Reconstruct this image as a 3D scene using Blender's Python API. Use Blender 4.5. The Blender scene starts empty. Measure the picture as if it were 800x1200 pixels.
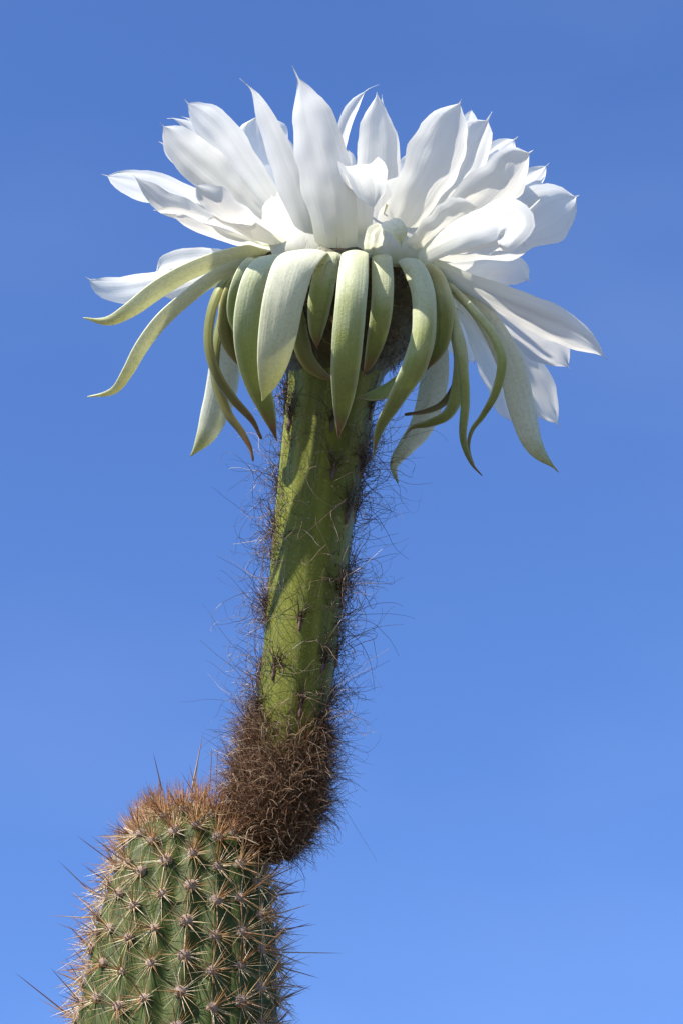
import bpy, math, random
import numpy as np
from mathutils import Vector, Matrix, noise

sc = bpy.context.scene
R = math.radians

# ------------------------------------------------------------------ camera
PITCH = R(36.0)
D0 = 0.991                       # metres to the flower
FPX = 1200 * 55.0 / 22.2         # focal length in photo pixels
U = D0 / FPX                     # metres per photo pixel at the flower
CAM = Vector((0, -D0 * math.cos(PITCH), 1.5))
RIGHT = Vector((1, 0, 0))
FWD = Vector((0, math.cos(PITCH), math.sin(PITCH)))
UP = Vector((0, -math.sin(PITCH), math.cos(PITCH)))
cd = bpy.data.cameras.new('camera')
cam = bpy.data.objects.new('camera', cd)
sc.collection.objects.link(cam)
cd.sensor_fit = 'VERTICAL'
cd.sensor_height = 22.2
cd.sensor_width = 14.8
cd.lens = 55
cd.clip_start = 0.02
cd.clip_end = 5000
cam.location = CAM
cam.rotation_euler = (math.pi / 2 + PITCH, 0, 0)
sc.camera = cam

# ------------------------------------------------------------------ sky, sun, exposure
SUN_EL, SUN_AZ = 40.0, 47.0      # azimuth: degrees to the left of straight behind the camera
w = bpy.data.worlds.new('World')
sc.world = w
w.use_nodes = True
nt = w.node_tree
bg = nt.nodes['Background']
sky = nt.nodes.new('ShaderNodeTexSky')
sky.sky_type = 'NISHITA'
sky.sun_disc = False
sky.sun_elevation = R(SUN_EL)
sky.sun_rotation = R(180 + SUN_AZ)
sky.air_density = 1.0
sky.dust_density = 0.0
sky.ozone_density = 6.0
hsv = nt.nodes.new('ShaderNodeHueSaturation')
hsv.inputs['Hue'].default_value = .511
hsv.inputs['Saturation'].default_value = 1.10
nt.links.new(sky.outputs[0], hsv.inputs['Color'])
# faint uneven cirrus veil over the whole sky
wtc = nt.nodes.new('ShaderNodeTexCoord')
wmp = nt.nodes.new('ShaderNodeMapping')
wmp.inputs['Scale'].default_value = (2.2, 2.2, 6.0)
wmp.inputs['Location'].default_value = (.35, 0, .2)
wnz = nt.nodes.new('ShaderNodeTexNoise')
wnz.inputs['Scale'].default_value = 1.6
wnz.inputs['Detail'].default_value = 3
wmr = nt.nodes.new('ShaderNodeMapRange')
wmr.inputs['From Min'].default_value = .45
wmr.inputs['From Max'].default_value = .8
wmr.inputs['To Max'].default_value = .045
wmx = nt.nodes.new('ShaderNodeMix')
wmx.data_type = 'RGBA'
wmx.inputs[7].default_value = (4.5, 5.2, 6.2, 1)
nt.links.new(wtc.outputs['Generated'], wmp.inputs[0])
nt.links.new(wmp.outputs[0], wnz.inputs['Vector'])
nt.links.new(wnz.outputs[0], wmr.inputs[0])
nt.links.new(wmr.outputs[0], wmx.inputs[0])
nt.links.new(hsv.outputs[0], wmx.inputs[6])
nt.links.new(wmx.outputs[2], bg.inputs[0])
bg.inputs[1].default_value = 0.106
TO_SUN = Vector((-math.sin(R(SUN_AZ)) * math.cos(R(SUN_EL)),
                 -math.cos(R(SUN_AZ)) * math.cos(R(SUN_EL)), math.sin(R(SUN_EL))))
sl = bpy.data.lights.new('sun', 'SUN')
sl.energy = 4.4
sl.angle = R(0.53)
sl.color = (1.0, 0.94, 0.84)
so = bpy.data.objects.new('sun', sl)
so.rotation_euler = TO_SUN.to_track_quat('Z', 'Y').to_euler()
so.location = (0, 0, 6)
sc.collection.objects.link(so)
sc.view_settings.view_transform = 'Standard'
sc.view_settings.look = 'None'
sc.view_settings.gamma = 1
sc.view_settings.use_curve_mapping = False
sc.view_settings.exposure = 1.25
sc.cycles.max_bounces = 10
sc.cycles.transmission_bounces = 8

# ------------------------------------------------------------------ helpers
rng = np.random.default_rng(7)
random.seed(7)


def P(x, y, d=0.0):
    """photo pixel + depth offset (in flower pixels, + is away from the camera) -> world point"""
    z = D0 + d * U
    return CAM + FWD * z + RIGHT * ((x - 400) * z / FPX) + UP * ((600 - y) * z / FPX)


def V(x, y, d):
    """a direction given in right / image-up / away"""
    return RIGHT * x + UP * y + FWD * d


def catmull(pts, n):
    """dense Catmull-Rom through rows of pts, resampled to n rows at even length (length from first 3 columns)"""
    p = np.array(pts, float)
    p = np.vstack([2 * p[0] - p[1], p, 2 * p[-1] - p[-2]])
    out = []
    for i in range(1, len(p) - 2):
        a, b, c, e = p[i - 1:i + 3]
        for t in np.linspace(0, 1, 24, endpoint=False):
            out.append(.5 * (2 * b + (c - a) * t + (2 * a - 5 * b + 4 * c - e) * t * t + (3 * b - a - 3 * c + e) * t ** 3))
    out.append(p[-2])
    out = np.array(out)
    s = np.r_[0, np.cumsum(np.linalg.norm(np.diff(out[:, :3], axis=0), axis=1))]
    q = np.linspace(0, s[-1], n)
    return np.stack([np.interp(q, s, out[:, k]) for k in range(out.shape[1])], 1)


def link(name, me, mat, parent, kind=None):
    o = bpy.data.objects.new(name, me)
    sc.collection.objects.link(o)
    if mat is not None and not me.materials:
        me.materials.append(mat)
    if parent is not None:
        o.parent = parent
        if parent.type == 'EMPTY':
            o.matrix_parent_inverse = Matrix.Translation(-parent.location)
    if kind:
        o['kind'] = kind
    return o


def mesh(name, v, f, smooth=True):
    me = bpy.data.meshes.new(name)
    me.from_pydata([tuple(map(float, a)) for a in v], [], [tuple(map(int, a)) for a in f])
    if smooth:
        me.polygons.foreach_set('use_smooth', [True] * len(me.polygons))
    return me


def fast_mesh(name, v, quads, attr=None):
    """numpy quads -> mesh, with an optional point float attribute 'tone'"""
    me = bpy.data.meshes.new(name)
    nv, nq = len(v), len(quads)
    me.vertices.add(nv)
    me.vertices.foreach_set('co', np.asarray(v, np.float32).ravel())
    me.loops.add(nq * 4)
    me.loops.foreach_set('vertex_index', np.asarray(quads, np.int32).ravel())
    me.polygons.add(nq)
    me.polygons.foreach_set('loop_start', np.arange(0, nq * 4, 4, dtype=np.int32))
    me.polygons.foreach_set('use_smooth', np.ones(nq, bool))
    if attr is not None:
        a = me.attributes.new('tone', 'FLOAT', 'POINT')
        a.data.foreach_set('value', np.asarray(attr, np.float32).ravel())
    me.update(calc_edges=True)
    me.validate()
    return me


def strands(name, pts, rad, tone, mat, parent, kind='stuff'):
    """pts (N,K,3) -> three-sided tapering threads; rad (N,K) ; tone (N,K)"""
    N, K, _ = pts.shape
    T = np.gradient(pts, axis=1)
    T /= np.linalg.norm(T, axis=2, keepdims=True) + 1e-12
    ref = rng.normal(size=(N, 1, 3))
    A = np.cross(T, np.broadcast_to(ref, T.shape))
    A /= np.linalg.norm(A, axis=2, keepdims=True) + 1e-12
    B = np.cross(T, A)
    ring = []
    for k in range(3):
        a = 2 * math.pi * k / 3
        ring.append(pts + (A * math.cos(a) + B * math.sin(a)) * rad[:, :, None])
    v = np.stack(ring, 2).reshape(-1, 3)
    idx = np.arange(N * K * 3).reshape(N, K, 3)
    q = []
    for k in range(3):
        j = (k + 1) % 3
        q.append(np.stack([idx[:, :-1, k], idx[:, :-1, j], idx[:, 1:, j], idx[:, 1:, k]], -1).reshape(-1, 4))
    t = np.repeat(tone[:, :, None], 3, 2).reshape(-1)
    return link(name, fast_mesh(name, v, np.concatenate(q), t), mat, parent, kind)


# ------------------------------------------------------------------ materials
def mat_new(name):
    m = bpy.data.materials.new(name)
    m.use_nodes = True
    t = m.node_tree
    return m, t, t.nodes['Principled BSDF'], t.nodes['Material Output']


def N_(t, kind, **kw):
    n = t.nodes.new(kind)
    for k, v in kw.items():
        setattr(n, k, v)
    return n


def ramp(t, stops):
    n = t.nodes.new('ShaderNodeValToRGB')
    e = n.color_ramp.elements
    while len(e) > 1:
        e.remove(e[-1])
    e[0].position = stops[0][0]
    e[0].color = (*stops[0][1], 1)
    for p, c in stops[1:]:
        x = e.new(p)
        x.color = (*c, 1)
    return n


def leaf_material(name, along, trans, trans_tint, rough=.45, spec=.35, vein=.25, edge=None, sparkle=0.0):
    """thin tissue: coloured along its length (UV v), fine lengthwise veins, light passing through"""
    m, t, bs, out = mat_new(name)
    L = t.links.new
    uv = N_(t, 'ShaderNodeUVMap')
    sep = N_(t, 'ShaderNodeSeparateXYZ')
    L(uv.outputs[0], sep.inputs[0])
    rv = ramp(t, along)
    info = N_(t, 'ShaderNodeObjectInfo')
    nz0 = N_(t, 'ShaderNodeTexNoise')
    nz0.inputs['Scale'].default_value = 110
    nz0.inputs['Detail'].default_value = 5
    geo = N_(t, 'ShaderNodeTexCoord')
    L(geo.outputs['Object'], nz0.inputs['Vector'])
    jit = N_(t, 'ShaderNodeMath', operation='MULTIPLY_ADD')
    L(nz0.outputs[0], jit.inputs[0])
    jit.inputs[1].default_value = .34
    sub = N_(t, 'ShaderNodeMath', operation='SUBTRACT')
    L(sep.outputs[1], sub.inputs[0])
    sub.inputs[1].default_value = .17
    L(sub.outputs[0], jit.inputs[2])
    L(jit.outputs[0], rv.inputs[0])
    col = rv.outputs[0]
    # veins
    mp = N_(t, 'ShaderNodeMapping')
    L(uv.outputs[0], mp.inputs[0])
    mp.inputs['Scale'].default_value = (13, .9, 1)
    add = N_(t, 'ShaderNodeVectorMath', operation='ADD')
    L(mp.outputs[0], add.inputs[0])
    cmb = N_(t, 'ShaderNodeCombineXYZ')
    mul = N_(t, 'ShaderNodeMath', operation='MULTIPLY')
    L(info.outputs['Random'], mul.inputs[0])
    mul.inputs[1].default_value = 60
    L(mul.outputs[0], cmb.inputs[0])
    L(mul.outputs[0], cmb.inputs[2])
    L(cmb.outputs[0], add.inputs[1])
    nz = N_(t, 'ShaderNodeTexNoise')
    nz.inputs['Scale'].default_value = 1.0
    nz.inputs['Detail'].default_value = 4
    L(add.outputs[0], nz.inputs['Vector'])
    mixv = N_(t, 'ShaderNodeMix', data_type='RGBA', blend_type='MULTIPLY')
    vr = ramp(t, [(.3, (.86, .87, .85)), (.6, (1, 1, 1))])
    L(nz.outputs[0], vr.inputs[0])
    mixv.inputs[0].default_value = vein
    L(col, mixv.inputs[6])
    L(vr.outputs[0], mixv.inputs[7])
    col = mixv.outputs[2]
    if sparkle:
        spk = N_(t, 'ShaderNodeTexNoise')
        spk.inputs['Scale'].default_value = 900
        spk.inputs['Detail'].default_value = 6
        L(geo.outputs['Object'], spk.inputs['Vector'])
        sr = ramp(t, [(.32, (.70, .72, .62)), (.52, (1, 1, 1)), (.7, (1.12, 1.1, 1.0))])
        L(spk.outputs[0], sr.inputs[0])
        mk = N_(t, 'ShaderNodeMix', data_type='RGBA', blend_type='MULTIPLY')
        mk.inputs[0].default_value = .38
        L(col, mk.inputs[6])
        L(sr.outputs[0], mk.inputs[7])
        col = mk.outputs[2]
    if edge:
        # pale (or dry) margin: |u-.5|
        ab = N_(t, 'ShaderNodeMath', operation='SUBTRACT')
        L(sep.outputs[0], ab.inputs[0])
        ab.inputs[1].default_value = .5
        ab2 = N_(t, 'ShaderNodeMath', operation='ABSOLUTE')
        L(ab.outputs[0], ab2.inputs[0])
        er = ramp(t, [(.30, (0, 0, 0)), (.5, (1, 1, 1))])
        L(ab2.outputs[0], er.inputs[0])
        em = N_(t, 'ShaderNodeMath', operation='MULTIPLY')
        L(er.outputs[0], em.inputs[0])
        em.inputs[1].default_value = edge[1]
        mixe = N_(t, 'ShaderNodeMix', data_type='RGBA')
        L(em.outputs[0], mixe.inputs[0])
        L(col, mixe.inputs[6])
        mixe.inputs[7].default_value = (*edge[0], 1)
        col = mixe.outputs[2]
    L(col, bs.inputs['Base Color'])
    bs.inputs['Roughness'].default_value = rough
    bs.inputs['Specular IOR Level'].default_value = spec
    # relief
    bp = N_(t, 'ShaderNodeBump')
    bp.inputs['Strength'].default_value = .28
    bp.inputs['Distance'].default_value = .0006
    L(nz.outputs[0], bp.inputs['Height'])
    nrm = bp.outputs[0]
    if sparkle:
        cells = N_(t, 'ShaderNodeTexNoise')
        cells.inputs['Scale'].default_value = 1700
        cells.inputs['Detail'].default_value = 1
        L(geo.outputs['Object'], cells.inputs['Vector'])
        b2 = N_(t, 'ShaderNodeBump')
        b2.inputs['Strength'].default_value = sparkle
        b2.inputs['Distance'].default_value = .0003
        L(cells.outputs[0], b2.inputs['Height'])
        L(nrm, b2.inputs['Normal'])
        nrm = b2.outputs[0]
    L(nrm, bs.inputs['Normal'])
    tr = N_(t, 'ShaderNodeBsdfTranslucent')
    tm = N_(t, 'ShaderNodeMix', data_type='RGBA', blend_type='MULTIPLY')
    tm.inputs[0].default_value = 1
    L(col, tm.inputs[6])
    tm.inputs[7].default_value = (*trans_tint, 1)
    L(tm.outputs[2], tr.inputs[0])
    L(nrm, tr.inputs['Normal'])
    ms = N_(t, 'ShaderNodeMixShader')
    ms.inputs[0].default_value = trans
    L(bs.outputs[0], ms.inputs[1])
    L(tr.outputs[0], ms.inputs[2])
    L(ms.outputs[0], out.inputs[0])
    return m


M_PETAL = leaf_material('white_petal', [(0, (.72, .74, .56)), (.2, (.78, .78, .71)), (.5, (.81, .805, .78)), (1, (.80, .795, .77))],
                        .55, (1, .985, .95), rough=.5, spec=.3, vein=.4)
M_SEPAL = leaf_material('pale_green_sepal', [(0, (.70, .71, .54)), (.28, (.66, .68, .46)), (.55, (.39, .44, .15)), (.85, (.25, .28, .09)), (.97, (.28, .17, .10)), (1, (.20, .10, .06))],
                        .28, (.9, 1, .6), rough=.42, spec=.4, vein=.5, edge=((.66, .68, .50), .65), sparkle=.35)
M_CREAM = leaf_material('cream_sepal', [(0, (.80, .81, .68)), (.3, (.82, .82, .70)), (.7, (.80, .80, .60)), (1, (.62, .62, .32))],
                        .42, (1, 1, .85), rough=.42, spec=.4, vein=.4, edge=((.74, .75, .60), .5), sparkle=.25)
M_STRAP = leaf_material('olive_strap_sepal', [(0, (.36, .38, .14)), (.4, (.20, .21, .07)), (.8, (.22, .20, .08)), (1, (.20, .10, .05))],
                        .2, (1, 1, .6), rough=.4, spec=.4, vein=.5, edge=((.50, .47, .22), .8))
M_WGREEN = leaf_material('greenish_white_sepal', [(0, (.66, .68, .50)), (.3, (.80, .81, .75)), (.75, (.78, .79, .70)), (1, (.50, .52, .26))],
                         .42, (1, 1, .92), rough=.45, spec=.35, vein=.4, sparkle=.2)


def thread_material(name, stops, rough=.4, spec=.5, sheen=0.0):
    m, t, bs, out = mat_new(name)
    a = N_(t, 'ShaderNodeAttribute', attribute_name='tone')
    r = ramp(t, stops)
    t.links.new(a.outputs['Fac'], r.inputs[0])
    t.links.new(r.outputs[0], bs.inputs['Base Color'])
    bs.inputs['Roughness'].default_value = rough
    bs.inputs['Specular IOR Level'].default_value = spec
    return m


M_HAIR = thread_material('brown_hair', [(0, (.014, .008, .007)), (.45, (.05, .026, .018)), (.75, (.13, .07, .042)), (1, (.36, .25, .16))], .35)
M_WOOL = thread_material('brown_wool', [(0, (.03, .013, .008)), (.45, (.10, .045, .02)), (.75, (.21, .11, .055)), (1, (.48, .34, .21))], .4)
M_SPINE = thread_material('tan_spine', [(0, (.10, .035, .015)), (.3, (.30, .15, .055)), (.6, (.50, .36, .18)), (1, (.76, .68, .50))], .35)
M_ORANGE = thread_material('young_orange_spine', [(0, (.16, .05, .025)), (.35, (.42, .19, .075)), (.7, (.56, .36, .20)), (1, (.74, .62, .46))], .4)
M_STAMEN = thread_material('stamen', [(0, (.6, .65, .4)), (1, (.8, .75, .5))], .5)


def tube_material():
    m, t, bs, out = mat_new('green_floral_tube')
    L = t.links.new
    uv = N_(t, 'ShaderNodeUVMap')
    mp = N_(t, 'ShaderNodeMapping')
    mp.inputs['Scale'].default_value = (16, 1.6, 1)
    L(uv.outputs[0], mp.inputs[0])
    nz = N_(t, 'ShaderNodeTexNoise')
    nz.inputs['Scale'].default_value = 1
    nz.inputs['Detail'].default_value = 5
    L(mp.outputs[0], nz.inputs['Vector'])
    r = ramp(t, [(.25, (.06, .066, .006)), (.5, (.13, .142, .014)), (.72, (.21, .215, .036))])
    L(nz.outputs[0], r.inputs[0])
    tc = N_(t, 'ShaderNodeTexCoord')
    sp = N_(t, 'ShaderNodeTexNoise')
    sp.inputs['Scale'].default_value = 900
    sp.inputs['Detail'].default_value = 2
    L(tc.outputs['Object'], sp.inputs['Vector'])
    sr = ramp(t, [(.62, (0, 0, 0)), (.75, (1, 1, 1))])
    L(sp.outputs[0], sr.inputs[0])
    mx = N_(t, 'ShaderNodeMix', data_type='RGBA')
    mu = N_(t, 'ShaderNodeMath', operation='MULTIPLY')
    L(sr.outputs[0], mu.inputs[0])
    mu.inputs[1].default_value = .35
    L(mu.outputs[0], mx.inputs[0])
    L(r.outputs[0], mx.inputs[6])
    mx.inputs[7].default_value = (.42, .42, .2, 1)
    L(mx.outputs[2], bs.inputs['Base Color'])
    bs.inputs['Roughness'].default_value = .5
    bs.inputs['Specular IOR Level'].default_value = .3
    bs.inputs['Subsurface Weight'].default_value = .12
    bs.inputs['Subsurface Radius'].default_value = (.002, .003, .001)
    bs.inputs['Subsurface Scale'].default_value = 1
    bp = N_(t, 'ShaderNodeBump')
    bp.inputs['Strength'].default_value = .5
    bp.inputs['Distance'].default_value = .0012
    ad = N_(t, 'ShaderNodeMath', operation='MULTIPLY_ADD')
    L(sp.outputs[0], ad.inputs[0])
    ad.inputs[1].default_value = .25
    L(nz.outputs[0], ad.inputs[2])
    L(ad.outputs[0], bp.inputs['Height'])
    L(bp.outputs[0], bs.inputs['Normal'])
    return m


def simple_noise_material(name, c0, c1, scale, rough, bump=.3, dist=.001):
    m, t, bs, out = mat_new(name)
    L = t.links.new
    tc = N_(t, 'ShaderNodeTexCoord')
    nz = N_(t, 'ShaderNodeTexNoise')
    nz.inputs['Scale'].default_value = scale
    nz.inputs['Detail'].default_value = 6
    L(tc.outputs['Object'], nz.inputs['Vector'])
    r = ramp(t, [(.3, c0), (.7, c1)])
    L(nz.outputs[0], r.inputs[0])
    L(r.outputs[0], bs.inputs['Base Color'])
    bs.inputs['Roughness'].default_value = rough
    bp = N_(t, 'ShaderNodeBump')
    bp.inputs['Strength'].default_value = bump
    bp.inputs['Distance'].default_value = dist
    L(nz.outputs[0], bp.inputs['Height'])
    L(bp.outputs[0], bs.inputs['Normal'])
    return m


M_TUBE = tube_material()
M_CUP = simple_noise_material('olive_receptacle', (.02, .018, .006), (.07, .065, .02), 220, .5, .5, .002)
M_BULB = simple_noise_material('brown_woolly_base', (.03, .017, .011), (.09, .05, .028), 700, .8, .8, .002)
M_SCALE = simple_noise_material('purple_brown_scale', (.05, .022, .016), (.15, .08, .05), 500, .45, .3, .0005)
M_STEM = simple_noise_material('cactus_skin', (.022, .036, .004), (.055, .077, .013), 160, .6, .25, .0008)
M_STEM.node_tree.nodes['Principled BSDF'].inputs['Specular IOR Level'].default_value = .2
M_AREOLE = simple_noise_material('felted_areole', (.38, .25, .19), (.74, .58, .48), 900, .95, .9, .0012)
M_EARTH = simple_noise_material('dry_earth', (.04, .034, .022), (.10, .085, .055), .9, .95, .6, .03)

# ------------------------------------------------------------------ ground
gv, gf, n = [], [], 24
for j in range(n + 1):
    for i in range(n + 1):
        a = (i / n * 2 - 1)
        b = (j / n * 2 - 1)
        x = math.copysign(abs(a) ** 3, a) * 2500
        y = math.copysign(abs(b) ** 3, b) * 2500
        gv.append((x, y, 0))
for j in range(n):
    for i in range(n):
        k = j * (n + 1) + i
        gf.append((k, k + 1, k + n + 2, k + n + 1))
link('ground', mesh('ground', gv, gf), M_EARTH, None, 'structure')

# ------------------------------------------------------------------ cactus: stem
# axis of the column: apex seen at (236,936), passing (208,1215); it leans a little, down to the soil
S_TOP = P(233, 946, -55)
S_LOW = P(207, 1215, -55 - 277 * math.tan(R(23)))
AX = (S_TOP - S_LOW).normalized()
LEN = S_TOP.z / AX.z
BASE = S_TOP - AX * LEN
E1 = (-FWD - AX * (-FWD).dot(AX)).normalized()     # towards the camera
E2 = AX.cross(E1) * -1                              # to the right
if E2.x < 0:
    E2 = -E2
root = bpy.data.objects.new('cactus', None)
root.empty_display_size = .1
root.location = (BASE.x, BASE.y, 0)
sc.collection.objects.link(root)
root['label'] = 'green spiny columnar cactus bearing a large white flower on a hairy stalk'
root['category'] = 'cactus'

NR = 20
PH0 = R(2.4)
S_PROF = [(0, 4), (2, 22), (8, 40), (20, 54), (40, 69), (70, 82), (105, 91), (150, 99), (200, 104), (280, 111), (420, 116), (700, 120), (1500, 124), (LEN / U, 126)]


def stem_r(s):
    return np.interp(s, [a for a, b in S_PROF], [b for a, b in S_PROF])


def stem_pt(s, th, lift=0.0):
    """s: px below the apex along the axis, th: 0 towards the camera, + to the right"""
    fade = min(1, s / 60)
    rib = math.cos((th - PH0) * NR)
    r = stem_r(s) * (1 + fade * (.032 * rib - .015)) + lift
    return S_TOP - AX * (s * U) + (E1 * math.cos(th) + E2 * math.sin(th)) * (r * U)


def stem_n(s, th):
    e = .02
    a = stem_pt(s + 2, th) - stem_pt(max(s - 2, 0), th)
    b = stem_pt(s, th + e) - stem_pt(s, th - e)
    n_ = a.cross(b)
    n_.normalize()
    rad = E1 * math.cos(th) + E2 * math.sin(th)
    if n_.dot(rad + AX * .3) < 0:
        n_ = -n_
    return n_


ss = list(np.r_[0, 1, 3, 6, 10, 16, 24, 34, np.arange(46, 520, 14), np.geomspace(540, LEN / U + 30, 40)])
NA = NR * 10
sv, sf = [], []
for s in ss:
    for k in range(NA):
        sv.append(stem_pt(s, 2 * math.pi * k / NA))
for j in range(len(ss) - 1):
    for k in range(NA):
        k2 = (k + 1) % NA
        sf.append((j * NA + k, j * NA + k2, (j + 1) * NA + k2, (j + 1) * NA + k))
sf.append(tuple(range(NA)))
stem = link('stem', mesh('stem', sv, sf), M_STEM, root)

# areole cushions: one shared felted dome
av, af = [], []
for j, (rr, hh) in enumerate([(1, -.25), (1.0, .15), (.8, .5), (.45, .72)]):
    for k in range(10):
        a = 2 * math.pi * k / 10
        q = 1 + .12 * math.sin(3 * a + j)
        av.append((rr * q * math.cos(a), rr * q * math.sin(a), hh))
av.append((0, 0, .8))
for j in range(3):
    for k in range(10):
        af.append((j * 10 + k, j * 10 + (k + 1) % 10, j * 10 + 10 + (k + 1) % 10, j * 10 + 10 + k))
for k in range(10):
    af.append((30 + k, 30 + (k + 1) % 10, 40))
areole_me = mesh('areole', av, af)
areole_me.materials.append(M_AREOLE)
# a single long spine: slender cone along z, unit length
cv, cf = [], []
for j, (rr, z) in enumerate([(1, 0), (.8, .35), (.5, .75), (.04, 1)]):
    for k in range(5):
        a = 2 * math.pi * k / 5
        cv.append((rr * math.cos(a), rr * math.sin(a), z))
for j in range(3):
    for k in range(5):
        cf.append((j * 5 + k, j * 5 + (k + 1) % 5, j * 5 + 5 + (k + 1) % 5, j * 5 + 5 + k))


def spine_mesh(name, stops):
    me = mesh(name, cv, cf)
    at = me.attributes.new('tone', 'FLOAT', 'POINT')
    at.data.foreach_set('value', [stops[i // 5] for i in range(20)])
    me.materials.append(M_SPINE)
    return me


SPINE_MES = [spine_mesh('spine', s) for s in ([.5, .35, .2, .05], [.75, .6, .4, .2], [.35, .25, .15, .02])]


def frame(nrm, spin):
    z = nrm.normalized()
    x = z.orthogonal().normalized()
    x = Matrix.Rotation(spin, 3, z) @ x
    y = z.cross(x)
    return Matrix((x, y, z)).transposed()


def put_spine(a, b, rad_px, k=0):
    o = link('spine', SPINE_MES[k], None, stem)
    v = b - a
    m = frame(v, random.random() * 6)
    o.matrix_basis = Matrix.Translation(a) @ m.to_4x4() @ Matrix.Diagonal((rad_px * U, rad_px * U, v.length, 1))
    return o


ROW_OFF = {0: 0, 1: .5, 2: .1, 3: .6, -1: .4, -2: .75, -3: .25}
areoles = []
for k in range(NR):
    kk = k if k <= NR // 2 else k - NR
    th = PH0 + 2 * math.pi * kk / NR
    off = ROW_OFF.get(kk, (kk * .5 + .1) % 1)
    s = 13 + off * 26
    step = 27.0
    while s < 620:
        areoles.append((s, th + rng.normal() * .012, kk))
        step = min(40.5, step + 6)
        s += step * (1 + rng.normal() * .03)
sp_pts, sp_rad, sp_tone = [], [], []
or_pts, or_rad, or_tone = [], [], []
lo_v = []


def add_spine(store, a, d, L_, r0, t0, t1, sag=0.0):
    d = d.normalized()
    b = a + d * (L_ * U * .5)
    c = a + d * (L_ * U) + Vector((0, 0, -1)) * (sag * L_ * U)
    store[0].append([tuple(a), tuple(b), tuple(c)])
    store[1].append([r0 * U, r0 * .75 * U, r0 * .12 * U])
    store[2].append([t0, (t0 + t1) / 2, t1])


for (s, th, kk) in areoles:
    p, nn = stem_pt(s, th), stem_n(s, th)
    young = max(0.0, 1 - s / 60)
    size = (6.7 - .8 * young) * (1 + rng.normal() * .1)
    if s < 470:
        o = link('areole', areole_me, None, stem)
        o.matrix_basis = Matrix.Translation(p) @ frame(nn, rng.uniform(0, 6)).to_4x4() @ Matrix.Diagonal((size * U, size * U * .95, size * U * 1.15, 1))
    down = (-AX - nn * (-AX).dot(nn)).normalized()
    side = nn.cross(down)
    store = (sp_pts, sp_rad, sp_tone)
    nrad = 28
    for i in range(nrad):
        psi = 2 * math.pi * (i + rng.uniform(-.3, .3)) / nrad
        tang = down * math.cos(psi) + side * math.sin(psi)
        tilt = R(rng.uniform(8, 52)) + young * R(35)
        d = tang * math.cos(tilt) + nn * math.sin(tilt)
        L_ = rng.uniform(15, 37) * (1 + .2 * math.cos(psi)) * (1 - .35 * young)
        tone = rng.uniform(.3, 1.0)
        add_spine(store, p + nn * (2.5 * U) + tang * (5 * U), d, L_, rng.uniform(.24, .48), tone, max(.15, tone - .2), .02)
    for i in range(5):
        psi = rng.uniform(0, 2 * math.pi)
        tang = down * math.cos(psi) + side * math.sin(psi)
        tilt = R(rng.uniform(35, 75))
        d = tang * math.cos(tilt) + nn * math.sin(tilt)
        tone = rng.uniform(.15, .6)
        add_spine(store, p + nn * (3 * U), d, rng.uniform(22, 40), rng.uniform(.5, .72), tone, .05)
    # orange brush of young spines round the apex
    if s < 95:
        nb = int(46 * (1 - s / 115))
        for i in range(nb):
            psi = rng.uniform(0, 2 * math.pi)
            tang = down * math.cos(psi) + side * math.sin(psi)
            d = nn * 1.0 + AX * .75 + tang * rng.uniform(.1, .8)
            t0 = rng.uniform(.5, 1)
            add_spine((or_pts, or_rad, or_tone), p + tang * (3 * U), d, rng.uniform(16, 38), rng.uniform(.35, .6), t0, rng.uniform(.05, .6))
    # one long central spine each, built singly
    if s < 470 and (s > 60 or rng.random() < .4):
        psi = rng.uniform(-2.2, 2.2)
        tang = -down * math.cos(psi) + side * math.sin(psi)
        tilt = R(rng.uniform(45, 80))
        d = tang * math.cos(tilt) + nn * math.sin(tilt)
        put_spine(p + nn * (2 * U), p + d * (rng.uniform(34, 56) * U), rng.uniform(.65, .95), int(rng.integers(0, 3)))
# crown filler at the very top
for i in range(900):
    s = 40 * math.sqrt(rng.random())
    th = rng.uniform(0, 2 * math.pi)
    p, nn = stem_pt(s, th), stem_n(max(s, 3), th)
    d = nn * .6 + AX * 1.0 + Vector(rng.normal(size=3) * .22)
    add_spine((or_pts, or_rad, or_tone), p, d, rng.uniform(16, 40), rng.uniform(.35, .6), rng.uniform(.5, 1), rng.uniform(0, .6))
strands('radial_spines', np.array(sp_pts), np.array(sp_rad), np.array(sp_tone), M_SPINE, stem)
strands('crown_spines', np.array(or_pts), np.array(or_rad), np.array(or_tone), M_ORANGE, stem)
# the column below: the same spines, coarser, all the way down
sp_pts, sp_rad, sp_tone = [], [], []
for k in range(NR):
    th = PH0 + 2 * math.pi * k / NR
    s = 630 + (k % 2) * 22
    while s < LEN / U - 20:
        p, nn = stem_pt(s, th), stem_n(s, th)
        down = -AX
        side = nn.cross(down)
        for i in range(8):
            psi = 2 * math.pi * (i + rng.uniform(-.3, .3)) / 8
            tang = down * math.cos(psi) + side * math.sin(psi)
            add_spine((sp_pts, sp_rad, sp_tone), p, tang + nn * rng.uniform(.2, .9), rng.uniform(27, 43), .6, rng.uniform(.3, .9), .2)
        s += 44
strands('lower_spines', np.array(sp_pts), np.array(sp_rad), np.array(sp_tone), M_SPINE, stem)

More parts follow.
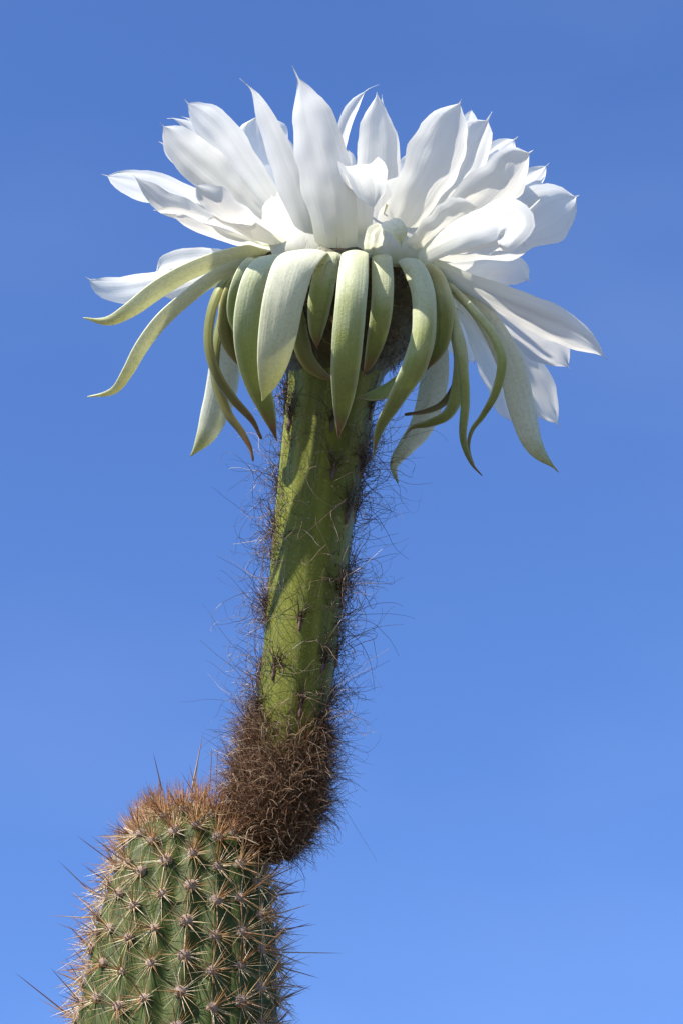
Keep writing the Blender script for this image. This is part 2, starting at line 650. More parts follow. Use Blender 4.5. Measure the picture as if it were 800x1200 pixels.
# the long spines that stand out against the sky, each from the stem surface to where it ends
for (x0, y0, x1, y1, d0, d1, rr, k) in [
        (166, 1026, 107, 979, -115, -140, 1.0, 2), (148, 1022, 90, 979, -105, -120, .95, 2), (118, 1056, 68, 1008, -95, -100, .85, 2),
        (112, 1076, 57, 1073, -100, -105, .7, 1), (112, 1098, 66, 1082, -100, -100, .75, 2), (84, 1192, 17, 1139, -130, -150, 1.0, 2),
        (105, 1140, 66, 1136, -110, -100, .7, 1), (130, 1200, 72, 1158, -200, -235, 1.0, 2), (190, 926, 180, 882, -75, -85, .85, 2),
        (226, 922, 238, 860, -75, -85, 1.1, 1), (228, 925, 233, 885, -60, -60, .7, 0), (246, 925, 249, 872, -70, -70, .7, 2), (253, 925, 256, 868, -60, -60, .6, 2),
        (331, 1116, 402, 1117, -100, -110, .75, 1), (325, 1090, 372, 1083, -100, -110, .7, 0), (322, 1050, 362, 1044, -100, -110, .7, 0),
        (325, 1150, 366, 1160, -120, -120, .7, 0)]:
    put_spine(P(x0, y0, d0), P(x1, y1, d1), rr, k)

# ------------------------------------------------------------------ flower: tube and receptacle
TUBE = [(314, 1010, -104, 4), (316, 1002, -103, 12), (318, 985, -100, 26), (321, 955, -96, 35), (330, 905, -89, 38), (340, 850, -82, 40), (350, 775, -70, 42),
        (358, 700, -58, 43.5), (369, 600, -43, 46), (381, 510, -29, 50), (389, 455, -20, 53), (392, 430, -16, 60)]
CUP = [(391, 445, -18, 54), (392, 430, -16, 64), (394, 405, -13, 88), (396, 375, -9, 106), (398, 345, -4, 116), (399, 326, 0, 114), (400, 317, 2, 104), (400, 313, 3, 80), (400, 316, 3, 30)]


def loft(rows, n, nseg, ribs=0, amp=0.0, seed=0):
    c = catmull(rows, n)
    pts = [P(*r[:3]) for r in c]
    v, uvs, f = [], [], []
    fr = []
    for i in range(n):
        t = (pts[min(i + 1, n - 1)] - pts[max(i - 1, 0)]).normalized()
        a = V(1, 0, 0)
        a = (a - t * a.dot(t)).normalized()
        b = t.cross(a)
        if b.dot(FWD) > 0:
            b = -b
        fr.append((pts[i], a, b, t, c[i, 3]))
        for k in range(nseg):
            th = 2 * math.pi * k / nseg
            rr = c[i, 3]
            if ribs:
                rr *= 1 + amp * math.cos(ribs * th + .8 * math.sin(i / n * 3)) + .02 * noise.noise(Vector((math.cos(th) * 2, math.sin(th) * 2, i / n * 9 + seed)))
            v.append(pts[i] + (b * math.cos(th) + a * math.sin(th)) * (rr * U))
            uvs.append((k / nseg, i / (n - 1)))
    for i in range(n - 1):
        for k in range(nseg):
            k2 = (k + 1) % nseg
            f.append((i * nseg + k, i * nseg + k2, (i + 1) * nseg + k2, (i + 1) * nseg + k))
    f.append(tuple(range(nseg)))
    f.append(tuple((n - 1) * nseg + k for k in range(nseg)))
    return v, f, uvs, fr


def set_uv(me, uvs):
    l = me.uv_layers.new(name='UVMap')
    for lp in me.loops:
        l.data[lp.index].uv = uvs[lp.vertex_index]


v, f, uvs, CUPF = loft(CUP, 40, 64, 9, .015, 3)
me = mesh('flower', v, f)
flower = link('flower', me, M_CUP, root)
flower['label'] = 'large white trumpet flower with recurved green sepals on a hairy tube'
v, f, uvs, TF = loft(TUBE, 90, 72, 11, .012, 1)
me = mesh('flower_tube', v, f)
set_uv(me, uvs)
tube = link('flower_tube', me, M_TUBE, flower)


def tube_at(y, th, lift=0.0, T=TF):
    """point and normal on the tube at photo row y (of its axis), th: 0 towards camera, + right"""
    ys = [600 - ((q[0] - CAM).dot(UP) / (q[0] - CAM).dot(FWD)) * FPX for q in T]
    i = int(np.argmin(np.abs(np.array(ys) - y)))
    c, a, b, t, r = T[i]
    nn = b * math.cos(th) + a * math.sin(th)
    return c + nn * ((r + lift) * U), nn, t


TF_Y = np.array([600 - ((q[0] - CAM).dot(UP) / (q[0] - CAM).dot(FWD)) * FPX for q in TF])

# ------------------------------------------------------------------ petals and sepals
_pid = [0]


def prof_petal(t, base=.42, peak=.66, k=.43, spike=.045):
    e = 1 - spike
    if t < peak:
        x = t / peak
        wv = base + (1 - base) * (x * x * (3 - 2 * x))
    else:
        x = min(1, (t - peak) / (e - peak))
        wv = max(0, 1 - x ** 2.7) ** k
    return max(wv, .06 * min(1, max(0, (1 - t) / spike)) if t > peak else 0)


def plateau(t, base, peak, k, spike):
    e = 1 - spike
    if t < peak:
        x = min(1, t / (peak * .7))
        wv = base + (1 - base) * (x * x * (3 - 2 * x))
    else:
        x = min(1, (t - peak) / (e - peak))
        wv = max(0, 1 - x ** 2.6) ** k
    return max(wv, .09 * min(1, max(0, (1 - t) / spike)) if t > peak else 0)


def prof_sepal(t, base=.8, peak=.45, k=.75, spike=.03):
    return plateau(t, base, peak, k, spike)


def blade(name, path, width, mat, roll=20, cup=.25, prof=prof_petal, W=None, ruff=.055, n=34, m=12, thick=0.0, fold=0.0, edge=.1, pleat=.03, **pk):
    """a petal or sepal: path of (x,y,d) base -> tip, true width in px.
    roll tilts it about its length (+: upper or right edge away from the camera); cup>0 edges bend away from the camera"""
    _pid[0] += 1
    sd = _pid[0] * 7.31
    c = catmull(path, n)
    pts = [P(*r) for r in c]
    rolls = roll if isinstance(roll, (list, tuple)) else (roll, roll)
    o = Vector((path[-1][0] - path[0][0], -(path[-1][1] - path[0][1])))
    # image-plane perpendicular that points up (or right for upright blades)
    sgn = 1
    pp = Vector((-o.y, o.x))
    if (pp.y < 0 and abs(o.x) > abs(o.y) * .35) or (abs(o.x) <= abs(o.y) * .35 and pp.x < 0):
        sgn = -1
    v, uvs, f = [], [], []
    TW = []
    for i in range(n):
        t = i / (n - 1)
        T = (pts[min(i + 1, n - 1)] - pts[max(i - 1, 0)]).normalized()
        if W is not None:
            ws = W if isinstance(W, list) else [W, W]
            q = t * (len(ws) - 1)
            a = min(int(q), len(ws) - 2)
            wd = V(*ws[a]).lerp(V(*ws[a + 1]), q - a)
        else:
            r = R(np.interp(t, np.linspace(0, 1, len(rolls)), rolls))
            tx, ty = T.dot(RIGHT), T.dot(UP)
            pv = V(-ty * sgn, tx * sgn, 0)
            if pv.length < 1e-4:
                pv = V(1, 0, 0)
            pv.normalize()
            wd = pv * math.cos(r) + FWD * math.sin(r)
        wd = (wd - T * wd.dot(T)).normalized()
        TW.append((wd, wd.cross(T)))
    mid = n // 2
    sg = [1.0] * n
    sg[mid] = -1.0 if TW[mid][1].dot(FWD) > 0 else 1.0      # faces the camera half way along, continuous from there
    for i in range(mid + 1, n):
        sg[i] = sg[i - 1] if TW[i][1].dot(TW[i - 1][1]) > 0 else -sg[i - 1]
    for i in range(mid - 1, -1, -1):
        sg[i] = sg[i + 1] if TW[i][1].dot(TW[i + 1][1]) > 0 else -sg[i + 1]
    for i in range(n):
        t = i / (n - 1)
        wd = TW[i][0]
        nn = TW[i][1] * sg[i]
        hw = width * .5 * prof(t, **pk)
        cu = cup if not isinstance(cup, (list, tuple)) else float(np.interp(t, np.linspace(0, 1, len(cup)), cup))
        for j in range(m + 1):
            u = j / m * 2 - 1
            ez = 1 + edge * 2.2 * noise.noise(Vector((t * 7, sd, math.copysign(3, u)))) * min(1, abs(u) + .3) * min(1, t * 2)
            ez += edge * 1.3 * noise.noise(Vector((t * 26, sd, math.copysign(5, u)))) * max(0, t - .6) * 2
            # bend the cross-section along a circular arc so that cupping narrows it as real tissue does
            ang = cu * 2.2 * u
            if abs(cu) > 1e-3:
                R_ = 1 / (cu * 2.2)
                xo, zo = R_ * math.sin(ang), -R_ * (1 - math.cos(ang))
            else:
                xo, zo = u, 0
            zo += pleat * math.cos(u * (7 + 3 * math.sin(sd)) + sd + t * 2.5 * math.sin(sd * 3)) * min(1, t * 3)
            zo -= fold * (1 - min(1, abs(u) * 3.2)) * min(1, t * 3) * .25
            rz = ruff * width * (noise.noise(Vector((t * 4.2, u * 1.3 + sd, sd))) * (.3 + .7 * abs(u)) +
                                 .45 * noise.noise(Vector((t * 10, u * 2.2, sd * 2)))) * min(1, t * 2.5)
            v.append(pts[i] + (wd * (xo * hw * ez) + nn * (zo * hw + rz)) * U)
            uvs.append(((u + 1) / 2, t))
    for i in range(n - 1):
        for j in range(m):
            k = i * (m + 1) + j
            f.append((k, k + 1, k + m + 2, k + m + 1))
    me = mesh(name, v, f)
    set_uv(me, uvs)
    ob = link(name, me, mat, flower)
    if thick:
        md = ob.modifiers.new('thickness', 'SOLIDIFY')
        md.thickness = thick * U
        md.offset = 0
        sb = ob.modifiers.new('round', 'SUBSURF')
        sb.levels = 1
        sb.render_levels = 1
    return ob


def pet(path, width, roll=20, cup=.25, **k):
    return blade('petal', path, width, M_PETAL, roll, cup, **k)


def sep(path, width, mat=None, roll=15, cup=.3, thick=1.5, **k):
    k.setdefault('prof', prof_sepal)
    k.setdefault('ruff', .025)
    k.setdefault('edge', .02)
    k.setdefault('pleat', .012)
    return blade('sepal', path, width, mat or M_SEPAL, roll, cup, thick=thick, **k)


# --- left side
pet([(345, 292, -10), (300, 282, 20), (240, 250, 50), (190, 226, 70), (150, 214, 80), (119, 204, 85)], 50, 32, -.12)                     # broad bright, far left
pet([(345, 290, -60), (300, 284, -70), (235, 258, -75), (195, 240, -75), (170, 220, -72), (155, 203, -68)], 34, [-50, -45, -25], .3, k=.8)   # narrow in front of it
pet([(350, 288, -40), (310, 262, -30), (265, 220, -15), (228, 188, 0), (203, 163, 10), (188, 143, 15)], 53, -22, .25)
pet([(345, 288, 0), (290, 250, 30), (240, 205, 50), (205, 178, 60), (186, 166, 62)], 43, 30, -.2)
pet([(350, 286, -35), (300, 240, -10), (255, 188, 15), (226, 155, 30), (206, 140, 35), (196, 139, 36)], 29, -35, .45, k=.8)
pet([(350, 286, -20), (300, 225, 20), (255, 170, 45), (228, 144, 55), (212, 136, 55)], 29, 35, -.3, k=.8)
pet([(358, 288, -55), (325, 250, -45), (290, 205, -25), (258, 160, -5), (233, 135, 8), (216, 116, 14)], 50, -24, .28)
pet([(352, 288, 10), (310, 235, 40), (275, 190, 65), (255, 165, 75)], 40, 38, -.25)                                                    # sunlit face seen between
pet([(338, 293, -85), (305, 276, -105), (270, 254, -128), (245, 232, -138), (227, 214, -138)], 41, [-55, -45, -20], .35, k=.45, base=.5)     # grey curled tip
pet([(340, 296, -50), (300, 284, -60), (255, 272, -70), (215, 255, -75), (180, 246, -72)], 34, [-72, -72, -66], .2)
pet([(335, 297, -70), (300, 292, -85), (262, 281, -95), (230, 268, -100), (200, 252, -100)], 29, [-76, -74, -60], .25)
pet([(345, 292, -95), (318, 282, -105), (285, 268, -110), (255, 260, -112), (240, 258, -112)], 29, [-40, -50, -60], .25)
# --- centre
pet([(352, 288, 60), (335, 245, 85), (318, 200, 100), (306, 165, 105), (299, 138, 106)], 74, 12, -.12, peak=.74, k=.45, spike=.01, edge=.12)
pet([(372, 308, -92), (354, 256, -100), (328, 190, -95), (308, 138, -82), (295, 106, -70), (281, 92, -62)], 42, [-15, -25, -40, -30], .35, peak=.42, k=.95, spike=.07)
pet([(396, 308, -106), (390, 262, -122), (378, 200, -125), (363, 142, -118), (353, 102, -108), (343, 77, -102)], 66, [-8, -12, -22, -30], .3, base=.75, peak=.5, k=.95, spike=.07, n=42)
pet([(395, 292, -60), (395, 230, -40), (400, 175, -25), (412, 133, -15), (427, 108, -8), (444, 99, -6)], 24, [20, 35, 50, 20], .4, k=.8, spike=.1)
pet([(400, 292, 50), (404, 240, 75), (407, 200, 82), (408, 176, 82)], 24, 20, -.2, k=.45, spike=.01)
pet([(425, 304, -80), (437, 240, -58), (446, 185, -40), (445, 140, -28), (441, 108, -18)], 58, [10, 15, 20, 30], .28, peak=.55, k=1.0, spike=.02, edge=.12)
pet([(432, 290, -40), (442, 210, -20), (450, 150, -10), (447, 111, -6)], 22, [30, 40, 60], .3, k=.8, spike=.02, edge=.2)
pet([(425, 294, -98), (424, 250, -112), (420, 214, -134), (419, 196, -158), (424, 200, -186), (433, 222, -204), (438, 249, -206)], 50, cup=.3, W=[(1, 0, 0), (1, 0, 0), (1, .15, 0), (.85, .5, .1)], base=.4, peak=.72, k=.6, spike=.05, fold=.5)
blade('petal', [(436, 302, -112), (438, 284, -132), (444, 269, -150), (455, 262, -166), (466, 272, -176), (470, 290, -174)], 25, M_WGREEN, cup=.15, W=[(1, .1, 0), (1, .3, .1), (.9, .4, .2)], base=.8, peak=.6, k=.7, fold=.9, ruff=.13, pleat=.06)
pet([(450, 290, 50), (468, 240, 80), (482, 205, 95), (492, 180, 98)], 46, 15, -.2, k=.4, spike=.01)
for (x0, x1, y1) in [(345, 318, 228), (362, 338, 205), (384, 378, 195), (404, 405, 205), (424, 438, 195), (446, 466, 205), (466, 502, 215)]:
    pet([(x0, 310, -108), (x0 * .8 + x1 * .2, 286, -106), (x0 * .4 + x1 * .6, y1 * .6 + 300 * .4, -74), (x1, y1, -48)], 46, 0, .1, base=.95, peak=.5, pleat=.01, ruff=.02)
# --- right side, rising
pet([(452, 308, -94), (480, 245, -94), (510, 190, -86), (530, 143, -74), (540, 116, -66)], 68, [-12, -18, -22], .25, k=.62)
pet([(470, 290, -20), (515, 220, 5), (543, 165, 20), (552, 129, 25)], 34, 25, -.2, edge=.12, spike=.02)
pet([(466, 294, -65), (508, 250, -62), (543, 200, -50), (564, 156, -36), (576, 131, -30)], 61, [-20, -25, -32], .3, spike=.07)
pet([(480, 294, -10), (540, 232, 10), (582, 182, 25), (606, 160, 30)], 41, 28, -.2)
pet([(476, 297, -85), (530, 262, -95), (575, 226, -90), (606, 192, -80), (624, 176, -74)], 63, [-25, -22, -18], .22, k=.45)
pet([(490, 296, 0), (560, 258, 20), (612, 220, 35), (643, 191, 40)], 40, 25, -.2, k=.5)
pet([(490, 302, -45), (560, 282, -45), (615, 262, -35), (652, 242, -22), (679, 228, -12)], 74, [-25, -15, 5], [.3, .25, .15], k=.42)
pet([(486, 300, -55), (560, 262, -40), (610, 236, -25), (640, 222, -18)], 40, 30, -.25, k=.45)                                            # sunlit face above it
pet([(478, 305, -98), (520, 280, -128), (555, 262, -155), (585, 252, -175), (602, 263, -188), (592, 282, -196), (573, 298, -196)], 52, cup=.28, W=[(.3, 1, 0), (.2, 1, .1), (.5, .9, .1), (.9, .6, 0)], base=.55, peak=.6, k=.6, fold=.4)
pet([(480, 308, -95), (520, 299, -102), (560, 293, -96), (620, 287, -75)], 27, [-62, -66, -66], .3, base=.5)
pet([(470, 300, -100), (500, 282, -112), (530, 262, -112), (560, 240, -100)], 52, -25, .25)
pet([(500, 312, 10), (545, 318, 40), (580, 316, 60), (607, 322, 70), (622, 330, 72)], 50, -32, .2, k=.45, edge=.1)
# --- right side, drooping
pet([(505, 312, -60), (550, 335, -75), (610, 363, -75), (660, 383, -62), (692, 402, -50), (711, 422, -44)], 45, [-40, -35, -5, 20], [.25, .35, .5], k=.65, base=.5, fold=.5)
pet([(510, 318, -30), (560, 345, -30), (605, 378, -20), (642, 408, -8), (669, 433, 0)], 59, [-35, -30, -25], .2, k=.6)
pet([(512, 322, -10), (560, 365, 0), (605, 415, 12), (635, 462, 22), (656, 502, 28)], 52, [30, 25, 20], .2, k=.55)
pet([(510, 320, 20), (550, 365, 40), (580, 420, 55), (595, 470, 60), (602, 500, 62)], 47, 20, .2, k=.5)
pet([(500, 320, 40), (530, 360, 65), (548, 400, 78), (556, 428, 82)], 50, 20, .2, k=.45)
sep([(512, 320, -60), (560, 362, -62), (595, 420, -64), (611, 476, -62), (627, 522, -58), (654, 554, -54)], 36, M_WGREEN, [-25, -10, 25], [.2, .3, .6], prof=prof_petal, thick=2, base=.6, k=.75)
# --- left side, lying out
pet([(300, 306, 30), (240, 316, 55), (190, 328, 70), (150, 336, 75), (120, 336, 72), (100, 324, 70)], 40, [45, 35, 15], .2, k=.55)
pet([(300, 308, 60), (250, 308, 95), (215, 310, 110), (180, 320, 112)], 44, [40, 35, 30], -.2, k=.4)
pet([(305, 312, 40), (260, 322, 60), (220, 335, 70), (187, 347, 70)], 30, 30, .2, k=.5)
blade('sepal', [(335, 296, -60), (297, 296, -85), (260, 306, -98), (221, 321, -104), (187, 340, -104), (153, 364, -100), (126, 377, -94), (97, 372, -88)], 27, M_CREAM, [-52, -56, -40, -25, -20], [.25, .3, .35], prof=prof_sepal, thick=1.6, ruff=.03, base=.6, k=.8, n=44, m=8, edge=.02, pleat=.01)
blade('sepal', [(310, 305, -70), (284, 311, -85), (253, 326, -95), (221, 350, -102), (190, 378, -106), (167, 408, -106), (150, 438, -102), (133, 459, -96), (102, 465, -90)], 22, M_CREAM, [-50, -45, -40, -35, -30], [.25, .3, .35], prof=prof_sepal, thick=1.6, ruff=.03, base=.75, k=.8, n=44, m=8, edge=.02, pleat=.01)

# --- recurved sepals over the receptacle, centre
X = (1, 0, 0)
sep([(366, 302, -92), (362, 292, -124), (345, 308, -150), (333, 350, -164), (325, 400, -166), (318, 440, -160), (307, 471, -152)], 48, M_CREAM, W=[(1, 0, 0), (1, .05, .1), (1, .2, .2), (1, .25, .3)], cup=.22, base=.85, k=.6)
sep([(328, 306, -80), (324, 298, -110), (303, 326, -136), (292, 380, -146), (297, 430, -140), (313, 478, -122), (325, 518, -104)], 36, W=[(1, .2, .25), (1, 0, .5), (1, .1, .2)], cup=.28, base=.8, k=.8)
sep([(416, 305, -100), (416, 294, -132), (412, 340, -160), (407, 400, -164), (403, 450, -150), (400, 486, -132), (396, 516, -116)], 37, W=[X, X, X], cup=.26, base=.8, k=.8)
sep([(447, 308, -94), (447, 299, -122), (448, 340, -140), (444, 382, -138), (433, 424, -118), (424, 442, -104)], 26, W=[X, (1, 0, -.15)], cup=.25, base=.8, k=.8)
sep([(474, 312, -84), (478, 303, -113), (493, 338, -138), (495, 386, -146), (485, 432, -142), (463, 475, -130), (445, 505, -120), (436, 538, -112)], 31, W=[(1, 0, -.35), (1, .05, -.4), (1, .5, -.2), (1, .4, .3), (1, .1, .6)], cup=[.35, .35, .3, .4], base=.75, k=.8, n=42)
sep([(388, 305, -92), (387, 297, -120), (377, 340, -132), (371, 385, -128), (372, 410, -118)], 29, W=[X, X], cup=.25, base=.8, k=.8)
sep([(340, 330, -96), (350, 385, -112), (360, 420, -108), (377, 438, -96), (394, 446, -88)], 22, M_STRAP, W=[(1, 0, .2), (.8, .5, .2), (.4, .9, .1)], cup=.28, k=.8)
sep([(320, 307, -80), (300, 308, -100), (283, 335, -112), (278, 372, -112), (290, 408, -100)], 25, W=[(1, 0, .5), (1, 0, .6)], cup=.25, base=.8, k=.8)
sep([(497, 400, -100), (482, 430, -106), (462, 450, -100), (440, 462, -92), (418, 466, -86)], 22, W=[(.7, .7, -.2), (.3, .9, .2), (0, 1, .3)], cup=.28, k=.8)
sep([(490, 312, -75), (508, 325, -90), (519, 362, -98), (516, 402, -90), (500, 434, -76)], 24, W=[(1, 0, -.7), (1, 0, -.8)], cup=.25, base=.8, k=.8)
# --- narrow straps, left
sep([(298, 310, -48), (280, 317, -62), (258, 334, -72), (245, 366, -78), (242, 406, -80), (253, 442, -78), (273, 470, -72), (296, 494, -66), (307, 515, -62)], 20, M_STRAP, [-45, -55, -60, -50, -40], .6, thick=4, k=.8, n=48)
sep([(292, 318, -20), (268, 345, -32), (254, 390, -38), (250, 440, -40), (264, 482, -42), (282, 506, -44), (294, 526, -46), (297, 541, -46)], 17, M_STRAP, [-50, -55, -40, -30], .6, thick=3.5, k=.8, n=44)
sep([(292, 330, 30), (275, 365, 55), (268, 415, 70), (262, 462, 72), (247, 506, 68), (223, 535, 62)], 46, M_WGREEN, [30, 25, 35], [.3, .35, .5], k=.8, base=.6, peak=.6, thick=2.5)
sep([(295, 316, -55), (277, 335, -74), (267, 362, -80), (268, 398, -78), (284, 434, -70)], 22, M_STRAP, W=[(1, 0, .9), (1, 0, 1)], cup=.5, thick=3.5, k=.8)
sep([(305, 316, -10), (283, 330, -20), (271, 352, -24), (270, 385, -20), (280, 415, -12)], 28, W=[(1, 0, 1), (1, 0, 1)], cup=.4, k=.8)
# --- narrow straps, right
sep([(500, 316, -62), (514, 326, -80), (527, 368, -92), (538, 420, -98), (542, 470, -96), (540, 512, -90), (550, 541, -84), (565, 558, -80)], 18, None, [-30, -35, -40, -45, -40], [.5, .55, .65], k=.8, n=44)
sep([(512, 324, -40), (530, 340, -72), (558, 370, -98), (578, 395, -106), (588, 424, -108), (581, 460, -100), (566, 488, -88), (553, 505, -86), (549, 526, -84), (556, 548, -82)], 13, None, [-35, -45, -20, 10, 45, 50], .5, k=.8, n=50)
sep([(522, 350, 10), (537, 400, 15), (536, 440, 10), (520, 470, 0), (497, 482, -8), (473, 486, -14)], 14, M_STRAP, [20, 45, 60], .6, thick=4, k=.8, n=36)
sep([(520, 350, -25), (537, 410, -32), (538, 455, -34), (527, 486, -34), (503, 498, -34), (482, 502, -34), (472, 515, -34)], 21, None, [-40, -20, 35, 60], .5, k=.8, n=40)
sep([(500, 350, 35), (508, 420, 55), (506, 462, 55), (496, 500, 50), (478, 525, 45), (462, 546, 42), (466, 567, 40)], 38, M_WGREEN, [-20, -15, 20, 40], [.3, .4, .55], k=.8, thick=2.5)

# --- the far side of the flower, which only other viewpoints see
for i in range(9):
    a = R(-64 + 16 * i)
    r1 = 215 + 20 * math.sin(i * 2.4)
    bx, bd = 400 + 95 * math.sin(a), 95 * math.cos(a)
    pet([(bx, 300 + 0.17 * bd, bd), (400 + 150 * math.sin(a), 270 + .1 * bd, 150 * math.cos(a)),
         (400 + r1 * .8 * math.sin(a), 248, r1 * .95 * math.cos(a)), (400 + r1 * math.sin(a), 236 + 6 * (i % 3), r1 * 1.25 * math.cos(a))],
        66, W=[(math.cos(a), 0, -math.sin(a))] * 2, cup=-.2)
for i in range(7):
    a = R(-60 + 20 * i)
    bx, bd = 400 + 108 * math.sin(a), 108 * math.cos(a)
    sep([(bx, 312 + .17 * bd * .4, bd), (400 + 135 * math.sin(a), 330, 135 * math.cos(a)), (400 + 140 * math.sin(a), 375, 140 * math.cos(a)),
         (400 + 105 * math.sin(a), 425, 110 * math.cos(a))], 36, W=[(math.cos(a), 0, -math.sin(a))] * 2, cup=.3, k=.8)

# stamens in the throat
Nn = 160
ang = rng.uniform(0, 2 * math.pi, Nn)
rad = 20 + 62 * np.sqrt(rng.random(Nn))
pts = np.zeros((Nn, 5, 3))
for i in range(Nn):
    for k in range(5):
        q = k / 4
        rr = rad[i] * (.9 + .35 * q)
        pts[i, k] = P(400 + rr * math.sin(ang[i]), 300 - 46 * q + .17 * rr * math.cos(ang[i]), rr * math.cos(ang[i]))
strands('stamens', pts, np.full((Nn, 5), .8 * U) * np.array([1, 1, 1, 1.2, 2.6]), np.tile(np.linspace(0, 1, 5), (Nn, 1)), M_STAMEN, flower)

# ------------------------------------------------------------------ tube scales and hair
HAIRS = []


def hair(rootp, d0, L_, K=10, curl=.5, grav=0.0, r0=.5, tone=.4, tip=.1):
    """one thread: bends steadily about a slowly drifting axis, so it waves and loops instead of kinking"""
    d = Vector(d0).normalized()
    ax = Vector(rng.normal(size=3))
    ax = (ax - d * ax.dot(d) * .7).normalized()
    w0 = curl * rng.uniform(.1, 1.7)
    st = L_ * U / (K - 1)
    p = Vector(rootp)
    row = [tuple(p)]
    for k in range(K - 1):
        d = Matrix.Rotation(w0, 3, ax) @ d
        d = (d + Vector(rng.normal(size=3)) * (.07 * curl) + Vector((0, 0, -grav))).normalized()
        ax = (ax + Vector(rng.normal(size=3)) * .3).normalized()
        w0 += rng.normal() * curl * .3
        p = p + d * st
        row.append(tuple(p))
    HAIRS.append((row, r0, tone, tip))


def flush(name, mat=M_HAIR):
    if not HAIRS:
        return
    pts = np.array([h[0] for h in HAIRS])
    K = pts.shape[1]
    q = np.linspace(0, 1, K)
    rad = np.array([[h[1] * (1 - .65 * x) * U for x in q] for h in HAIRS])
    tone = np.array([[h[2] + (h[3]) * x for x in q] for h in HAIRS])
    strands(name, pts, rad, np.clip(tone, 0, 1), mat, flower)
    HAIRS.clear()


# scales: small pointed bracts lying against the tube, each with a hair tuft in its axil
scv, scf = [], []
for j in range(8):
    t = j / 7
    wv = (.5 * (1 - t) ** .8 + .02) * min(1, .35 + t * 3)
    for k in range(7):
        u = k / 6 * 2 - 1
        scv.append((u * wv, t * 2.4 - .8, (1 - u * u) * .42 * (1 - t) ** .5 + (.25 * t * t) - .12 * abs(u)))
for j in range(7):
    for k in range(6):
        q = j * 7 + k
        scf.append((q, q + 1, q + 8, q + 7))
scale_me = mesh('scale', scv, scf)
scale_me.materials.append(M_SCALE)
SC = [(508, -1.0), (505, .15), (560, .35), (545, 1.35), (605, .95), (600, 1.75), (637, -1.25), (640, 2.3), (650, -2.2), (690, 1.15), (675, 1.7), (735, -.05), (722, -1.4),
      (740, 2.2), (735, -2.4), (780, .75), (770, 1.45), (795, -.65), (805, -1.6), (835, .25), (845, -1.1), (850, 1.0), (830, 1.7), (830, 2.6), (860, -2.2), (585, -1.9), (540, 2.4), (560, -2.6), (700, 3.0), (480, 1.2), (480, -1.4)]
for (y, th) in SC:
    p, nn, t = tube_at(y, th)
    side = t.cross(nn).normalized()
    m = Matrix((side, t, nn)).transposed().to_4x4()
    o = link('scale', scale_me, None, flower)
    sz = 9 * U * rng.uniform(.85, 1.15)
    o.matrix_basis = Matrix.Translation(p - nn * (1.0 * U)) @ m @ Matrix.Diagonal((sz, sz, sz, 1))
    edge_ = abs(math.sin(th)) if math.cos(th) > -.3 else .8
    nh = int(5 + 26 * edge_)
    lean_ = rng.normal() * .5
    for i in range(nh):
        outw = (.12 + .6 * edge_) * rng.uniform(.1, 1.3)
        d = t * rng.uniform(.1, 1.2) + nn * outw + side * (lean_ + rng.normal() * .45)
        hair(p + t * (rng.uniform(0, 22) * U) + side * (rng.normal() * 4 * U), d, rng.uniform(35, 115), 17, .42, .01, rng.uniform(.3, .5), rng.uniform(.15, .85), .2)
    for i in range(10):       # short dark tuft lying upward from the axil
        d = t * 1 + nn * rng.uniform(.0, .25) + side * rng.normal() * .16
        hair(p + t * (rng.uniform(-3, 8) * U) + side * (rng.normal() * 2 * U), d, rng.uniform(22, 52), 17, .08, 0, .5, rng.uniform(0, .4), .15)
# tangles down both flanks: clumps whose threads start out alike
for c_ in range(110):
    y = rng.uniform(465, 868)
    sgn = 1 if rng.random() < .62 else -1
    th = sgn * rng.uniform(.8, 2.3)
    d1, d2, d3 = rng.uniform(-.2, 1.1), rng.uniform(.1, .75), rng.normal() * .6
    for i in range(int(rng.integers(5, 15))):
        p, nn, t = tube_at(y + rng.normal() * 7, th + rng.normal() * .12)
        side = t.cross(nn)
        d = t * (d1 + rng.normal() * .25) + nn * (d2 + rng.normal() * .15) + side * (d3 + rng.normal() * .3)
        hair(p, d, rng.uniform(25, 110), 17, .42, .01, rng.uniform(.24, .46), rng.uniform(.1, .85), .2)
for i in range(12):           # a few long stray ones
    y = rng.uniform(500, 900)
    sgn = 1 if rng.random() < .6 else -1
    p, nn, t = tube_at(y, sgn * rng.uniform(1.1, 1.9))
    hair(p, nn + t * rng.uniform(-.5, .8), rng.uniform(100, 170), 17, .42, .01, rng.uniform(.2, .3), rng.uniform(.1, .5), .15)
for i in range(70):          # thin threads wandering over the lit face
    y = rng.uniform(500, 870)
    p, nn, t = tube_at(y, rng.uniform(-.9, 1.3))
    side = t.cross(nn)
    hair(p + nn * (1.5 * U), t * rng.normal() + side * rng.normal() + nn * .25, rng.uniform(15, 60), 17, .25, 0, rng.uniform(.22, .34), rng.uniform(.3, 1), .3)
flush('tube_hair')

# woolly base: a bulb-shaped mat of crinkled hair
BW = [(1012, 6), (1006, 20), (998, 30), (986, 41), (968, 47), (942, 51), (910, 50), (882, 46), (862, 44), (840, 42)]


def wool_r(y):
    ys = [a for a, b in BW][::-1]
    rs = [b for a, b in BW][::-1]
    return float(np.interp(y, ys, rs))


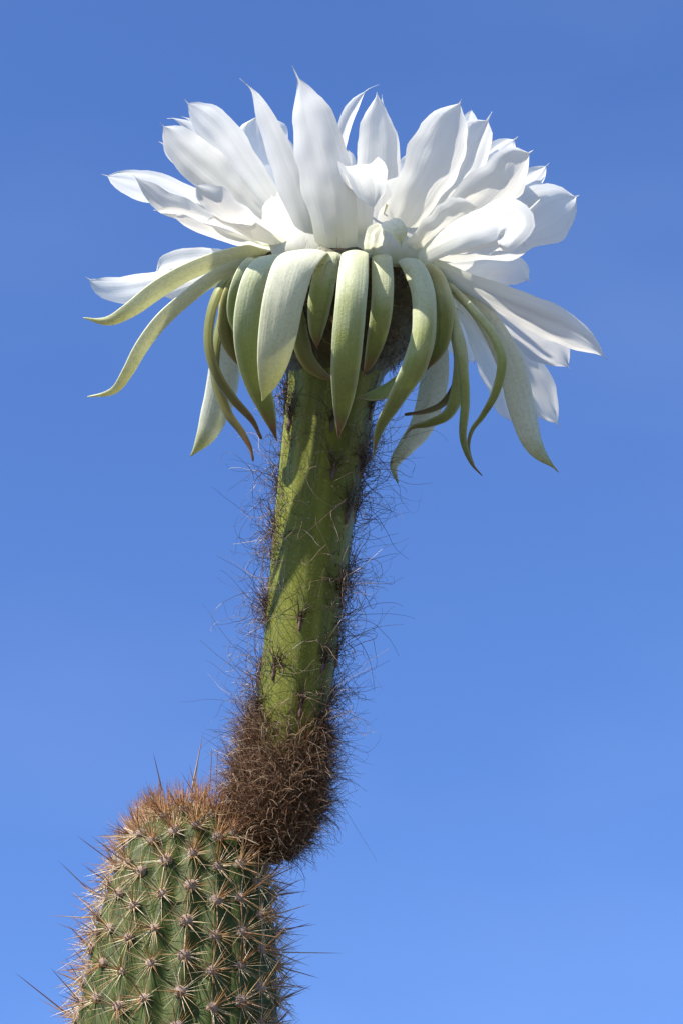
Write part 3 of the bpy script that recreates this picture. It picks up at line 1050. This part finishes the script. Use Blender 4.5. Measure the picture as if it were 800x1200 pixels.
rows = []
for y in np.linspace(1008, 858, 16):
    i = int(np.argmin(np.abs(TF_Y - y)))
    c = TF[i][0]
    rel = c - CAM
    zz = rel.dot(FWD)
    x_ = 400 + rel.dot(RIGHT) / zz * FPX
    rows.append((x_, y, (zz - D0) / U, max(4, wool_r(y) - 9)))
v, f, uvs, WF = loft(rows, 40, 40, 5, .03, 9)
link('woolly_base', mesh('woolly_base', v, f), M_BULB, flower)
for i in range(9500):
    y = 1010 - 156 * rng.random() ** 1.15
    th = rng.uniform(-math.pi, math.pi)
    if abs(th) > 2 and rng.random() < .6:
        th *= .5
    gap = math.exp(-((th - .05) / .5) ** 2)           # the wool thins out over the tube's sunny face
    if y < 905 and rng.random() < gap * min(1, (905 - y) / 35):
        continue
    p, nn, t = tube_at(y, th)
    i_ = int(np.argmin(np.abs(TF_Y - y)))
    c = TF[i_][0]
    lift = wool_r(y) - rng.uniform(0, 11)
    p = c + nn * (lift * U)
    side = t.cross(nn)
    d = t * rng.uniform(.4, 1.2) + nn * rng.uniform(-.12, .38) + side * (rng.normal() * .45 - .3)
    tn = rng.random()
    hair(p, d, rng.uniform(20, 56), 7, .3, .02, rng.uniform(.25, .46), .3 + .5 * tn ** 1.6, .15 + .25 * (tn > .8))
for i in range(420):
    y = rng.uniform(850, 1004)
    th = rng.choice([-1, 1]) * rng.uniform(1.0, 2.2)
    p, nn, t = tube_at(y, th)
    c = TF[int(np.argmin(np.abs(TF_Y - y)))][0]
    p = c + nn * ((wool_r(y) - 5) * U)
    d = nn * rng.uniform(.4, 1) + t * rng.uniform(-.1, .9) + t.cross(nn) * rng.normal() * .5
    hair(p, d, rng.uniform(18, 60), 7, .35, .02, rng.uniform(.25, .45), rng.uniform(.05, .5), .3)
flush('base_wool', M_WOOL)

# brown felt tufts between the sepals on the receptacle
cup_y = np.array([600 - ((q[0] - CAM).dot(UP) / (q[0] - CAM).dot(FWD)) * FPX for q in CUPF[:30]])
for i in range(900):
    y = rng.uniform(305, 425)
    th = rng.uniform(-1.9, 1.9)
    c, a, b, t, r = CUPF[int(np.argmin(np.abs(cup_y - y)))]
    nn = b * math.cos(th) + a * math.sin(th)
    side = t.cross(nn)
    d = -t * rng.uniform(-.4, 1) + nn * rng.uniform(.05, .5) + side * rng.normal() * .6
    hair(c + nn * (r * U), d, rng.uniform(14, 44), 7, .5, .02, rng.uniform(.3, .5), .25 + .6 * rng.random() ** 2, .2)
flush('receptacle_hair', M_WOOL)
